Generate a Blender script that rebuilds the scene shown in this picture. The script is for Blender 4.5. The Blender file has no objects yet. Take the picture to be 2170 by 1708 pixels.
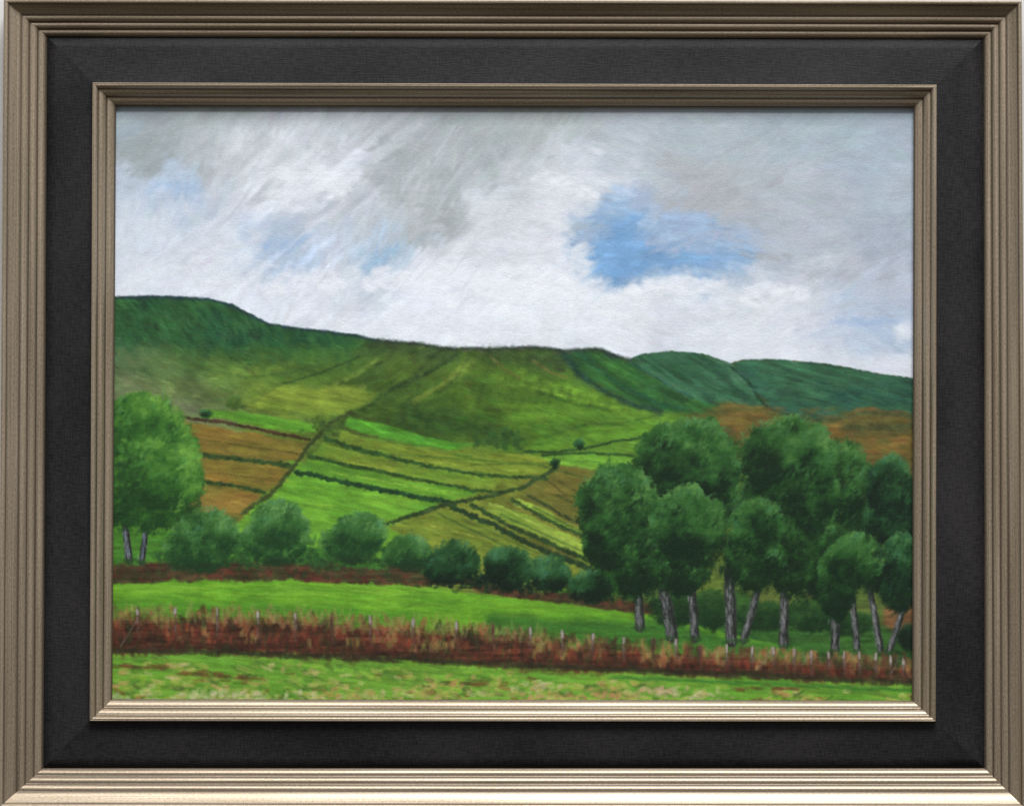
import bpy, math
import numpy as np
rng = np.random.default_rng(7)
C = bpy.context.scene.collection
K = 0.0005; D = 3.0; ZC = 1.5; ZB = ZC - 0.43     # metres per measured unit, viewing distance, centre height, base height

# ------------------------------------------------------------------ paint toolkit
S = 1.5
X0, Y0, X1, Y1 = 226.0, 206.0, 1950.0, 1500.0
W = int((X1-X0)/S)+1; H = int((Y1-Y0)/S)+1
xs = X0+np.arange(W)*S; ys = Y0+np.arange(H)*S
XX, YY = np.meshgrid(xs, ys); XX = XX.astype(np.float32); YY = YY.astype(np.float32)
P = np.zeros((H, W, 3), np.float32); HT = np.zeros((H, W), np.float32); ID = np.zeros((H, W), np.int32)
LAT = rng.random((256, 256)).astype(np.float32)

def vn(x, y, seed=0):
    x = x+seed*17.31; y = y+seed*9.77
    xi = np.floor(x).astype(np.int32); yi = np.floor(y).astype(np.int32)
    fx = x-xi; fy = y-yi; fx = fx*fx*(3-2*fx); fy = fy*fy*(3-2*fy)
    a = LAT[yi & 255, xi & 255]; b = LAT[yi & 255, (xi+1) & 255]
    c = LAT[(yi+1) & 255, xi & 255]; d = LAT[(yi+1) & 255, (xi+1) & 255]
    return (a*(1-fx)+b*fx)*(1-fy)+(c*(1-fx)+d*fx)*fy-0.5
def fbm(x, y, seed=0, o=3):
    r = 0; a = 1
    for i in range(o): r = r+a*vn(x*2**i, y*2**i, seed+i*3); a *= .5
    return r
WX = (fbm(XX/38, YY/38, 1)*1.0).astype(np.float32); WY = (fbm(XX/38, YY/38, 2)*1.0).astype(np.float32)
FX = fbm(XX/7, YY/7, 5, 2).astype(np.float32); FY = fbm(XX/7, YY/7, 6, 2).astype(np.float32)
def rgb(c): return np.array(c, np.float32)/255.0
def crop(x0, y0, x1, y1):
    j0 = max(0, int((x0-X0)/S)); j1 = min(W, int((x1-X0)/S)+2); i0 = max(0, int((y0-Y0)/S)); i1 = min(H, int((y1-Y0)/S)+2)
    return (slice(i0, i1), slice(j0, j1)) if (j1 > j0 and i1 > i0) else None
def segd(x, y, a, b):
    dx, dy = b[0]-a[0], b[1]-a[1]; l = dx*dx+dy*dy+1e-9
    t = np.clip(((x-a[0])*dx+(y-a[1])*dy)/l, 0, 1)
    return np.hypot(x-a[0]-t*dx, y-a[1]-t*dy), t
def lay(sl, al, col):
    P[sl] = P[sl]*(1-al[..., None])+col*al[..., None]
def fill(pts, col, soft=4, warp=3, var=.05, opa=1, id=None, ang=0, rough=2, col2=None, mask=None):
    pts = np.array(pts, float); m = soft+warp*2+8
    sl = crop(pts[:, 0].min()-m, pts[:, 1].min()-m, pts[:, 0].max()+m, pts[:, 1].max()+m)
    if sl is None: return None
    x = XX[sl]+WX[sl]*warp*2+FX[sl]*rough; y = YY[sl]+WY[sl]*warp*2+FY[sl]*rough
    d = np.full(x.shape, 1e9); ins = np.zeros(x.shape, bool)
    for i in range(len(pts)):
        a = pts[i]; b = pts[(i+1) % len(pts)]
        d = np.minimum(d, segd(x, y, a, b)[0])
        if a[1] != b[1]:
            ins ^= ((a[1] > y) != (b[1] > y)) & (x < (b[0]-a[0])*(y-a[1])/(b[1]-a[1])+a[0])
    sd = np.where(ins, -d, d); al = np.clip(.5-sd/soft, 0, 1); al = al*al*(3-2*al)*opa
    if mask is not None: al = al*mask[sl]
    ca, sa = math.cos(ang), math.sin(ang)
    u = XX[sl]*ca+YY[sl]*sa; v = -XX[sl]*sa+YY[sl]*ca
    n = fbm(u/60, v/6, 11)+.5*fbm(u/25, v/18, 14)
    c = rgb(col) if col2 is None else rgb(col)+(rgb(col2)-rgb(col))*np.clip(.5+1.2*fbm(XX[sl]/70, YY[sl]/40, 21), 0, 1)[..., None]
    c = c*(1+n[..., None]*var*3)
    lay(sl, al.astype(np.float32), c)
    if id is not None: ID[sl][al > .5*opa] = id
    return sl, al
def line(pts, col, w, soft=2.5, opa=1, id=None, warp=2, jag=.5, w2=None):
    pts = np.array(pts, float); m = w+8+warp*2+soft
    sl = crop(pts[:, 0].min()-m, pts[:, 1].min()-m, pts[:, 0].max()+m, pts[:, 1].max()+m)
    if sl is None: return
    x = XX[sl]+WX[sl]*warp+FX[sl]*w*jag*.6; y = YY[sl]+WY[sl]*warp+FY[sl]*w*jag*.6
    d = np.full(x.shape, 1e9); n = len(pts)-1
    for i in range(n):
        dd, t = segd(x, y, pts[i], pts[i+1])
        ww = w if w2 is None else w+(w2-w)*((i+t)/n)
        d = np.minimum(d, dd-ww/2)
    al = (np.clip(.5-d/soft, 0, 1)*opa).astype(np.float32)
    c = rgb(col)*(1+.5*fbm(XX[sl]/12, YY[sl]/12, 31, 2)[..., None])
    lay(sl, al, c); HT[sl] += al*.15
    if id is not None: ID[sl][al > .5*opa] = id
def stroke(x, y, ang, L, wd, col, opa=.8, h=.3, mask=None, hard=.55):
    r = L/2+wd
    sl = crop(x-r, y-r, x+r, y+r)
    if sl is None: return
    ca, sa = math.cos(ang), math.sin(ang)
    dx = XX[sl]-x; dy = YY[sl]-y
    u = (dx*ca+dy*sa)/(L/2); v = (-dx*sa+dy*ca)/(wd/2)
    k = rng.random(9)
    br = np.interp(np.clip((v+1)*4, 0, 8), np.arange(9), k)
    e = np.clip((1-np.abs(u)**2.2*(.75+.5*br)), 0, 1)*np.clip((1-v*v)*1.8, 0, 1)
    al = np.clip(e*1.6, 0, 1)*opa*(1-hard+hard*br)
    if mask is not None: al = al*mask[sl]
    al = al.astype(np.float32)
    lay(sl, al, col); HT[sl] = HT[sl]*(1-al*.6)+al*h*(.3+br)
def scumble(n, box, angf, L, wd, jit=.03, opa=.7, mask=None, off=0, hue=.3, h=.3):
    for _ in range(n):
        x = rng.uniform(box[0], box[2]); y = rng.uniform(box[1], box[3])
        i = min(H-1, max(0, int((y-Y0)/S))); j = min(W-1, max(0, int((x-X0)/S)))
        if mask is not None and mask[i, j] < .5: continue
        c = P[i, j]*(1+rng.normal(0, jit))+rng.normal(0, jit*hue, 3)
        q = rng.uniform(.5, 1.4)
        stroke(x+rng.normal(0, off), y+rng.normal(0, off), angf(x, y)+rng.normal(0, .18), L*q, wd*rng.uniform(.6, 1.3), c.astype(np.float32), opa, h, mask)
def rbf(pts, y0, y1, sig, wa):
    sl = crop(X0, y0, X1, y1)
    x = XX[sl]+WX[sl]*wa; y = YY[sl]+WY[sl]*wa
    num = 0; den = 1e-9
    for (px, py, c) in pts:
        w = np.exp(-((x-px)**2+((y-py)*1.25)**2)/(2*sig*sig))+1e-8
        num = num+w[..., None]*rgb(c); den = den+w
    P[sl] = num/den[..., None]
def blur(wt, m=None, it=1):
    global P
    for _ in range(it):
        Q = P.copy(); Q[1:-1] = P[1:-1]*.5+(P[:-2]+P[2:])*.25
        R = Q.copy(); R[:, 1:-1] = Q[:, 1:-1]*.5+(Q[:, :-2]+Q[:, 2:])*.25
        k = wt if m is None else (wt*m)[..., None]
        P = (P*(1-k)+R*k).astype(np.float32)
def puff(blobs, col, n, L, wd, opa, angr, h=.5):
    for (cx, cy, rx, ry) in blobs:
        for _ in range(n):
            a = rng.uniform(0, 6.28); r = rng.random()**.6
            stroke(cx+rx*r*math.cos(a), cy+ry*r*math.sin(a), rng.uniform(*angr), rng.uniform(*L), rng.uniform(*wd), rgb(col)*rng.uniform(.97, 1.02), opa, h)

NAMES = {}
def new(name, label):
    k = len(NAMES)+1; NAMES[k] = (name, label); return k

# ------------------------------------------------------------------ SKY
sky = [(250,240,(160,174,182)),(330,320,(156,166,167)),(450,260,(168,178,178)),(600,260,(180,188,192)),(800,280,(178,185,189)),
(1000,300,(166,175,176)),(1150,250,(170,178,177)),(900,420,(170,178,178)),(940,480,(172,179,180)),(860,360,(172,180,182)),(1300,300,(178,187,194)),(1500,290,(173,184,191)),
(1700,280,(166,180,188)),(1880,300,(166,179,190)),(1900,420,(170,182,192)),(1900,520,(168,178,190)),(1720,460,(174,182,191)),(1500,400,(172,177,180)),(1620,390,(174,182,189)),
(640,400,(220,224,230)),(700,370,(210,215,222)),(500,390,(206,212,218)),(560,450,(214,219,226)),(290,470,(208,217,226)),(260,400,(190,203,216)),(380,400,(180,197,216)),(440,330,(182,189,193)),(560,330,(196,202,206)),
(330,560,(211,218,227)),(300,600,(220,226,233)),(450,500,(207,214,222)),(480,600,(220,226,233)),(610,520,(172,193,217)),(570,530,(190,205,222)),(690,510,(194,204,218)),(750,450,(194,201,208)),(820,545,(174,195,213)),(760,590,(202,211,220)),
(1050,400,(194,201,206)),(1200,380,(215,220,226)),(1150,450,(212,217,222)),(1040,480,(210,215,220)),(1100,560,(216,221,228)),(1100,620,(230,234,240)),(900,600,(224,229,236)),(1000,700,(225,230,236)),(1000,560,(218,223,229)),
(700,600,(221,226,233)),(650,660,(219,225,232)),(820,670,(221,227,233)),(1200,610,(230,234,239)),(1250,370,(204,211,218)),(1140,330,(182,190,193)),
(1450,620,(217,223,230)),(1600,610,(200,207,215)),(1650,650,(218,223,229)),(1560,650,(213,219,225)),(1750,560,(176,184,192)),(1850,685,(168,187,208)),(1780,680,(186,198,213)),(1880,620,(184,192,204)),(1720,620,(206,212,219)),
(1500,700,(218,224,230)),(1800,750,(215,221,228)),(1900,770,(215,220,228)),(1300,700,(220,226,232)),(1680,510,(178,186,194)),(1640,560,(174,186,199)),(1330,670,(225,229,235)),(1420,670,(210,217,224)),(1400,480,(164,182,205)),(1300,540,(150,178,208)),(1500,540,(160,182,206))]
rbf(sky, Y0, 830, 42, 75)
st = fbm((XX*.62+YY*.78)/14, (XX*-.78+YY*.62)/120, 41)
sm = np.clip(1-np.hypot(XX-700, (YY-400)*1.1)/480, 0, 1)
P *= (1+st*sm*.20+fbm(XX/60, YY/30, 44)*.05+fbm(XX/22, YY/16, 46)*.035)[..., None]
id_sky = new('painted_sky', 'painted cloudy grey and white sky with one blue opening')
ID[:] = id_sky
hole = [(1196,512),(1248,492),(1282,462),(1292,410),(1318,412),(1346,446),(1430,458),(1535,458),(1585,492),(1606,545),(1565,572),(1480,576),(1400,582),(1350,602),(1292,614),(1252,592),(1240,560),(1214,540)]
fill(hole, (146,176,205), 40, 16, .07, .85, ang=.2, rough=14)
fill([(1225,530),(1290,480),(1320,460),(1360,500),(1430,530),(1560,545),(1480,565),(1380,565),(1300,600),(1255,580)], (114,160,206), 34, 14, .07, .72, rough=14)
fill([(1370,470),(1500,465),(1580,490),(1560,520),(1420,505)], (160,180,203), 30, 12, .08, .6, rough=10)
fill([(760,570),(800,535),(845,522),(835,545),(790,572),(772,590)], (142,177,204), 12, 8, .06, .7, rough=8)
fill([(310,398),(390,388),(440,396),(400,412),(320,412)], (160,188,216), 24, 12, .08, .6, rough=10)
ang = lambda x, y: (-.85 if x < 1000 else -.45 if x < 1250 else -.12)+.5*math.sin(x/90+y/60)
scumble(5200, (X0, Y0, X1, 825), ang, 42, 10, .024, .6, off=4, hue=.3, h=.4)
for (cx, cy, rx, ry, c, n) in [(650,395,95,55,(224,228,233),90),(1200,400,80,45,(216,221,226),60),(1120,605,120,38,(234,237,242),110),(900,590,120,28,(230,234,240),90),(640,600,80,30,(227,231,238),60),
        (1440,605,90,18,(224,229,234),60),(1640,630,70,30,(222,227,232),60),(450,570,140,45,(220,226,232),80),(1000,690,320,30,(228,233,239),160),(1300,640,80,14,(229,233,238),30),(1560,725,160,25,(221,226,232),60),(1230,560,26,40,(218,224,230),40),(1050,430,60,40,(211,217,222),40),(880,440,70,60,(190,196,199),50)]:
    puff([(cx,cy,rx,ry)], c, n, (16,48), (8,16), .45, (-.9,.5), .8)
for (cx, cy, rx, ry, c, n) in [(300,330,60,40,(152,162,163),50),(900,400,80,60,(164,172,172),60),(1150,245,90,20,(160,169,168),50),(1620,545,70,8,(164,170,174),18),(1800,580,110,10,(168,174,180),28),(1480,430,90,12,(166,171,174),34),
        (1835,682,70,9,(158,180,208),24),(1240,485,30,10,(164,178,190),14),(610,518,50,18,(160,186,214),26),(1450,520,80,24,(166,182,204),34),(1550,500,50,30,(172,184,200),34),(1330,560,70,20,(116,162,206),18),(800,470,60,60,(182,188,194),50),(1260,500,30,20,(152,174,198),16),(1400,300,200,50,(170,180,186),50),(1310,450,20,30,(134,172,206),10)]:
    for _ in range(n):
        a = rng.uniform(0, 6.28); r = rng.random()**.6
        stroke(cx+rx*r*math.cos(a), cy+ry*r*math.sin(a), ang(cx, cy), rng.uniform(20, 50), rng.uniform(6, 12), rgb(c)*rng.uniform(.98, 1.02), .42, .3)
for (x, y) in [(570,600),(600,580),(650,572),(700,590),(790,592),(840,575),(900,566),(960,560),(1010,572),(1060,560),(1120,560),(1180,570),(1225,590),(1330,606),(1390,592),(1440,586),(1490,592),(1590,622),(1640,600),(1690,610),(1180,372),(1240,400),(620,355),(680,360),(720,385)]:
    puff([(x, y+14, 26, 14)], (232,235,240), 14, (14,30), (9,15), .38, (-.6,.6), .8)
blur(.8, it=2)
for _ in range(150):   # long dry diagonal rain streaks
    x = rng.uniform(480, 1000); y = rng.uniform(270, 600); l = rng.uniform(50, 120)
    stroke(x, y, -.88+rng.normal(0, .07), l, rng.uniform(4, 8), rgb((216,221,227) if rng.random() < .6 else (172,180,187)), .24, .5, None, .9)
for _ in range(20):
    stroke(rng.normal(1480, 60), rng.normal(500, 26), -1.1, 12, 4, rgb((190,178,196)), .35, .4)
blur(.6, it=1)

# ------------------------------------------------------------------ LAND (hills first)
land = [(260,690,(30,78,48)),(400,690,(34,80,46)),(520,700,(38,84,46)),(620,720,(42,90,46)),(720,735,(48,92,46)),(330,650,(34,72,50)),(450,650,(34,76,50)),
(300,755,(66,102,62)),(450,770,(80,116,50)),(600,775,(82,114,42)),(700,790,(88,118,42)),(260,790,(100,116,78)),(280,840,(114,122,84)),(400,840,(104,114,84)),(430,805,(94,122,54)),(550,820,(100,122,48)),(350,800,(92,114,56)),
(800,760,(68,90,38)),(900,755,(60,82,38)),(860,800,(82,110,38)),(960,775,(80,106,40)),(1060,765,(62,88,38)),(1100,800,(80,114,34)),(1160,765,(56,80,42)),(1000,830,(80,110,34)),(850,860,(62,90,32)),(930,890,(56,86,32)),(1100,860,(82,120,36)),
(1200,850,(86,126,38)),(1300,870,(86,124,40)),(1050,910,(64,98,34)),(1200,905,(76,116,36)),(1350,885,(88,128,42)),(1000,1000,(110,124,44)),(1200,1050,(104,104,44)),(400,1000,(112,106,46)),
(300,1200,(78,138,44)),(700,1150,(104,160,48)),(1000,1150,(118,128,48)),(1500,1000,(60,86,38)),(1500,1200,(92,114,48)),(1750,1270,(108,114,54)),(1900,1280,(128,88,56)),(1700,900,(108,96,46)),(1880,930,(104,86,46)),(1600,1340,(46,88,38)),
(1300,1320,(70,130,38)),(300,1260,(106,164,44)),(900,1270,(108,164,40)),(300,1440,(114,156,54)),(1000,1450,(112,150,54)),(1800,1460,(100,144,48))]
sky_P = P.copy()
rbf(land, Y0, Y1, 50, 40)
P *= (1+fbm(XX/50, YY/28, 61)*.32+fbm((XX+YY*.6)/22, (YY-XX*.4)/10, 62, 2)*.12)[..., None]
skyl = [(200,631),(237,630),(330,627),(400,630),(440,633),(490,645),(530,665),(570,686),(640,697),(700,703),(750,709),(800,720),(880,727),(960,738),(1060,738),(1130,735),(1200,742),(1268,738),(1308,754),(1335,762),(1360,750),(1420,744),(1490,750),(1530,764),(1548,770),(1575,762),(1650,762),(1760,772),(1850,790),(1936,802),(1960,806)]
sx = np.array([p[0] for p in skyl], float); sy = np.array([p[1] for p in skyl], float)
SKY = np.interp(xs, sx, sy)[None, :]+FX*3
mland = np.clip((YY-SKY)/2.5+.5, 0, 1).astype(np.float32)
P = sky_P*(1-mland[..., None])+P*mland[..., None]
ID[mland > .5] = 0
def hills(name_label, pts, col, **k):
    i = new(*name_label); fill(pts, col, id=i, mask=mland, **k); return i
i_left = hills(('painted_hill', 'dark wooded painted hill at the left end of the ridge'), [(200,621),(330,617),(440,623),(490,635),(530,655),(570,676),(640,687),(750,699),(770,722),(700,735),(600,742),(480,740),(380,738),(300,732),(200,748)], (34,76,48), soft=48, warp=14, var=.1, rough=10, col2=(48,92,48), ang=.9)
i_mid = new('painted_hill', 'olive painted hillside in the middle of the ridge')
mm = (YY > SKY) & (XX > 765) & (XX < 1200+(YY-745)*1.3) & (YY < 900-(XX-1000)**2/4000) & (ID == 0)
ID[mm] = i_mid
i_r1 = hills(('painted_hill', 'dark green painted hill sloping down right of the ridge centre'), [(1190,744),(1268,738),(1308,754),(1340,770),(1400,805),(1470,845),(1540,858),(1480,880),(1400,870),(1330,850),(1260,815),(1210,775)], (42,84,46), soft=10, warp=6, var=.1, col2=(54,104,48), ang=.55)
i_r3 = hills(('painted_hill', 'blue green painted hill at the right end of the ridge'), [(1545,772),(1575,762),(1650,762),(1760,772),(1850,790),(1960,806),(1960,884),(1900,870),(1830,866),(1760,886),(1700,884),(1640,866),(1600,830)], (42,82,64), soft=5, warp=4, var=.1, col2=(54,98,68), ang=.25)
i_r2 = hills(('painted_hill', 'rounded teal green painted hill behind the tall tree crowns'), [(1335,764),(1360,750),(1420,744),(1490,750),(1535,768),(1580,800),(1622,862),(1560,858),(1500,856),(1440,832),(1390,800)], (66,112,80), soft=6, warp=3, var=.1, col2=(44,86,58), ang=.6)
line([(1546,776),(1584,808),(1618,856),(1640,868),(1700,886),(1740,890)], (22,54,42), 5, 4, .85)
line([(1500,756),(1538,776),(1574,808),(1606,854)], (88,130,96), 4, 6, .6)
line([(1500,774),(1548,812),(1590,852)], (36,76,52), 12, 14, .5)
line([(1350,772),(1406,808),(1470,845)], (92,136,100), 7, 8, .5)
line([(1335,768),(1400,806),(1470,845)], (28,72,62), 5, 4, .65)
line([(1195,752),(1225,790),(1280,830),(1340,858),(1400,872)], (28,58,54), 13, 9, .8)
line([(1225,745),(1260,775),(1320,820),(1400,856),(1450,868)], (30,74,58), 8, 8, .55)
line([(1262,752),(1320,790),(1400,845)], (70,126,54), 12, 12, .5)
line([(x, y+2) for x, y in skyl[1:12]], (32,50,62), 6, 5, .8)
line([(x, y+2) for x, y in skyl[11:20]], (48,60,54), 8, 6, .8)
line([(x, y+1) for x, y in skyl[19:]], (36,74,64), 3, 4, .5)
for (x, y) in [(990,744),(1075,742),(1100,740),(1180,750),(1020,746)]: stroke(x, y, .2, 20, 5, rgb((122,98,92)), .5)
orange = new('painted_field', 'orange brown painted moorland below the right hills')
fill([(1466,885),(1520,862),(1560,856),(1640,868),(1700,886),(1760,888),(1830,868),(1900,874),(1960,886),(1960,1000),(1850,975),(1700,960),(1560,920)], (112,94,46), 20, 6, .12, 1, orange, col2=(90,86,42))
for _ in range(170): stroke(rng.uniform(1470,1940), rng.uniform(864,965), rng.uniform(-.3,.3), 28, 9, rgb([(142,102,50),(94,88,40),(78,90,42),(128,88,46),(128,96,50)][rng.integers(5)]), .4)
line([(1470,880),(1560,866),(1640,874)], (76,88,46), 8, 12, .5)
line([(1800,905),(1880,908),(1940,898)], (58,74,42), 22, 22, .75)
line([(1690,888),(1760,892),(1830,874),(1940,882)], (44,70,46), 8, 10, .7)
hm = mland*(YY < 1010)
hang = lambda x, y: (.35 if x < 750 else -.5 if x < 980 else .35 if x < 1560 else .15)
scumble(2800, (X0, 625, X1, 960), hang, 30, 7, .10, .55, hm, hue=.2)
for _ in range(150):
    x = rng.uniform(237, 740); y = 700+rng.uniform(-40, 50)+max(0, (x-420)*.08)
    stroke(x, y, 1.4+rng.normal(0, .3), rng.uniform(22, 46), 10, rgb([(32,74,44),(48,96,50),(62,108,58)][rng.integers(3)])*rng.uniform(.9, 1.15), .3, .3, hm)
for _ in range(60): stroke(rng.uniform(240,560), rng.uniform(660,730), 1.2, 26, 7, rgb((66,108,70)), .25, .3, hm)
for (a, b, c, w, o) in [((780,735),(960,752),(48,66,40),24,.6),((1040,752),(1190,765),(48,66,40),26,.6),((800,770),(740,860),(50,74,34),20,.45),((930,760),(820,850),(50,72,34),18,.6),((1000,770),(900,870),(66,98,38),18,.35),
        ((870,880),(1040,915),(44,74,32),36,.6),((1010,820),(1180,860),(54,84,34),22,.5),((1060,800),(1240,840),(108,150,48),14,.45),((960,800),(1000,770),(132,148,62),12,.45),((820,880),(960,890),(50,78,34),28,.5),
        ((1080,880),(1330,880),(104,150,46),12,.4),((1130,905),(1300,890),(60,98,36),12,.4),((260,780),(420,790),(70,104,60),18,.35),((300,850),(420,862),(118,120,96),20,.45),((540,745),(740,752),(54,88,40),18,.5),((450,800),(620,770),(112,136,54),14,.4),((1200,820),(1300,850),(112,158,50),10,.4),
        ((1040,770),(1010,860),(56,84,36),12,.4),((1120,790),(1250,860),(56,86,36),12,.4),((890,815),(850,880),(56,80,34),14,.45)]:
    line([a, ((a[0]+b[0])/2, (a[1]+b[1])/2+4), b], c, w, w*1.1, o, None, 6, .5)
blur(.8, (YY < 1000).astype(np.float32)*mland, 1)
for (a, b, c, w, o) in [((510,864),(600,814),(40,66,32),6,.8),((600,814),(760,756),(46,72,36),5,.65),((620,836),(760,800),(60,90,38),6,.6),((745,878),(840,818),(46,70,32),7,.7),((826,826),(975,748),(46,68,34),9,.8),((878,850),(985,775),(134,152,62),9,.55),
        ((700,820),(800,760),(122,144,62),8,.5),((640,850),(770,820),(136,150,62),12,.5),((1040,756),(1100,800),(108,98,52),6,.5),((1130,765),(1200,800),(140,96,54),5,.4),((1100,790),(1230,832),(110,154,46),14,.45),((380,760),(520,800),(64,98,48),5,.4),((520,800),(700,770),(58,88,40),5,.45),
        ((1140,830),(1290,868),(54,86,34),7,.6),((1060,860),(1260,850),(110,150,42),8,.4),((1130,820),(1380,878),(120,160,50),6,.5),((1100,930),(1240,900),(52,84,36),6,.55),((1240,900),(1400,880),(50,80,38),5,.55),((920,745),(880,790),(50,70,38),7,.5),((1000,750),(940,830),(58,82,38),6,.45)]:
    line([a, ((a[0]+b[0])/2, (a[1]+b[1])/2+6), b], c, w, w*.6+2, o)
scumble(1800, (X0, 635, X1, 950), hang, 20, 4, .13, .5, hm, hue=.15, h=.6)

# ------------------------------------------------------------------ FIELDS
def field(label, pts, col, col2=None, **k):
    i = new('painted_field', label); k.setdefault('soft', 5)
    fill(pts, col, id=i, col2=col2, warp=k.pop('warp', 3), var=k.pop('var', .08), ang=k.pop('ang', .2), **k); return i
field('pale olive painted field above the crossing hedges', [(515,862),(590,818),(680,826),(760,822),(800,835),(765,858),(720,882),(640,880)], (130,150,54), (108,134,46), soft=16, warp=6)
field('narrow bright green painted strip above the brown fields', [(440,868),(540,878),(672,898),(668,912),(640,918),(540,900),(425,884)], (84,144,42), (98,154,46))
field('upper brown painted field beside the left tree', [(380,890),(500,912),(655,938),(636,980),(520,966),(405,952)], (116,108,44), (132,104,46))
field('middle orange painted field beside the left tree', [(425,972),(520,982),(622,992),(572,1042),(500,1032),(435,1022)], (150,116,50), (120,110,44))
field('lowest ochre painted field beside the left tree', [(432,1030),(556,1050),(512,1084),(470,1090),(425,1080)], (128,114,50), (148,114,52))
field('bright green painted wedge right of the hedge crossing', [(738,886),(800,893),(900,924),(1010,944),(960,952),(850,938),(722,908)], (88,156,46), (76,136,42))
field('long olive painted strip crossing the valley', [(715,912),(850,940),(1000,958),(1170,962),(1180,1000),(1060,1012),(900,984),(684,934)], (112,138,46), (118,132,44))
field('thin green painted strip between two dark hedges', [(684,938),(900,988),(1060,1016),(1040,1040),(870,1010),(662,965)], (102,142,46), (122,140,48))
field('yellow green painted strip above the thick hedge', [(655,972),(870,1016),(1020,1042),(960,1062),(850,1044),(636,998)], (112,164,50), (90,142,44))
field('large bright green painted meadow behind the round bushes', [(622,1006),(740,1028),(948,1066),(880,1090),(815,1115),(830,1200),(640,1215),(480,1130),(520,1090)], (114,168,52), (98,154,46))
field('olive painted field behind the small bushes', [(820,1118),(970,1076),(1100,1150),(1260,1196),(1290,1260),(1000,1220),(900,1160)], (126,140,50), (110,130,46))
field('pale yellow painted strip in the fan of fields', [(1035,1064),(1110,1090),(1240,1148),(1240,1180),(1110,1122),(1030,1080)], (146,170,66), (122,156,54))
field('thin green painted strip in the fan of fields', [(1100,1056),(1160,1085),(1240,1125),(1240,1140),(1160,1106),(1090,1070)], (118,156,52), (138,162,60))
field('brown painted field left of the tree group', [(1186,988),(1290,1005),(1260,1090),(1150,1046)], (112,106,46), (98,98,40))
field('light green painted strip left of the tall trees', [(1140,964),(1250,962),(1350,968),(1350,1000),(1260,994),(1180,986)], (116,168,56), (100,154,48))
field('sloping green painted field below the hillside', [(1110,950),(1230,924),(1370,888),(1400,905),(1280,940),(1180,956)], (100,148,46), (92,138,42), soft=12)
field('upper dull green painted field below the hill foot', [(1230,950),(1380,925),(1380,962),(1250,960)], (92,134,44))
fm = ((YY > 860) & (YY < 1215)).astype(np.float32)
scumble(3000, (X0, 865, 1400, 1215), lambda x, y: .2 if x > 600 else .14, 34, 5, .09, .55, fm, hue=.2)
blur(.6, fm)
for (a, b, c) in [((800,960),(1150,985),(70,104,40)),((860,975),(1120,1000),(134,150,54)),((1180,1050),(1245,1080),(52,72,36)),((1060,1090),(1235,1168),(60,90,40)),((980,1100),(1180,1190),(82,100,42)),((700,1000),(960,1045),(134,178,62)),((900,1110),(1060,1150),(142,150,58)),((1185,1020),(1250,1060),(76,80,40)),((1150,1010),(1200,1050),(86,78,40)),((420,930),(630,962),(90,78,36)),((450,1002),(590,1018),(100,86,40)),
        ((1000,985),(1170,980),(84,104,42)),((760,925),(1000,968),(78,114,42)),((930,1090),(1110,1175),(56,84,40)),((1150,1160),(1250,1200),(50,74,38)),((720,1015),(940,1058),(72,118,44)),((1140,985),(1230,1010),(66,88,40)),((1200,975),(1340,985),(82,130,46)),((1130,1075),(1240,1130),(60,84,40)),((1050,1068),(1230,1160),(156,178,78))]:
    line([a, b], c, 4, 3.5, .65)
def hedge(label, pts, col, w, **k):
    i = new('painted_hedge', label); line(pts, col, w, 3.5, .92, i, 3, .9, **k)
    p = np.array(pts, float)
    for a, b in zip(p[:-1], p[1:]):
        for _ in range(int(np.hypot(*(b-a))/9)):
            q = a+(b-a)*rng.random(); stroke(q[0]+rng.normal(0, 1.5), q[1]+rng.normal(0, w*.25), rng.uniform(-.7, .6), w*1.6, w*.7, rgb(col)*rng.uniform(.7, 1.35), .5, .6)
hedge('dark brown painted hedge line above the brown field', [(385,884),(500,900),(580,916),(655,932)], (62,44,30), 6)
hedge('dark green painted hedge under the upper brown field', [(408,962),(500,972),(622,988)], (46,70,34), 9)
hedge('short dark painted hedge above the ochre field', [(432,1022),(500,1030),(560,1044)], (44,70,34), 7)
hedge('long diagonal painted hedge running down to the round bushes', [(745,872),(700,896),(660,938),(620,992),(575,1046),(515,1086)], (60,74,36), 8)
hedge('uppermost long painted hedge across the valley strips', [(690,930),(780,956),(900,986),(1010,1006),(1160,1014)], (42,74,34), 8, w2=5)
hedge('middle painted hedge across the valley strips', [(655,966),(780,994),(870,1012),(1000,1038),(1060,1042)], (44,76,34), 7, w2=5)
hedge('thick dark painted hedge above the large meadow', [(628,1000),(750,1026),(900,1056),(965,1068)], (30,62,34), 10)
hedge('painted hedge climbing right from the large meadow', [(800,1116),(880,1090),(960,1066),(1040,1050),(1110,1032),(1180,992)], (46,68,36), 8)
hedge('lowest dark painted hedge in the fan of fields', [(958,1076),(1040,1110),(1120,1152),(1250,1206)], (34,58,34), 10)
hedge('second dark painted hedge in the fan of fields', [(998,1070),(1100,1124),(1170,1152),(1240,1186)], (44,70,36), 9)
hedge('third painted hedge in the fan of fields', [(1085,1058),(1140,1092),(1240,1138)], (52,76,38), 8)
hedge('uppermost painted hedge in the fan of fields', [(1120,1050),(1180,1086),(1240,1114)], (60,72,38), 6)
hedge('curving painted hedge left of the tall trees', [(1110,956),(1180,958),(1240,950),(1300,936),(1375,924)], (40,70,34), 5)
hedge('straight painted hedge above the light green strip', [(1150,964),(1250,960),(1345,966)], (44,76,36), 5)
line([(725,905),(760,918),(800,926)], (70,60,34), 6, 5, .6)
for _ in range(50): stroke(rng.normal(700,22), rng.normal(906,12), rng.uniform(-1,1), 16, 9, rgb((54,76,34))*rng.uniform(.8,1.4), .45, .5)
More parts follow.
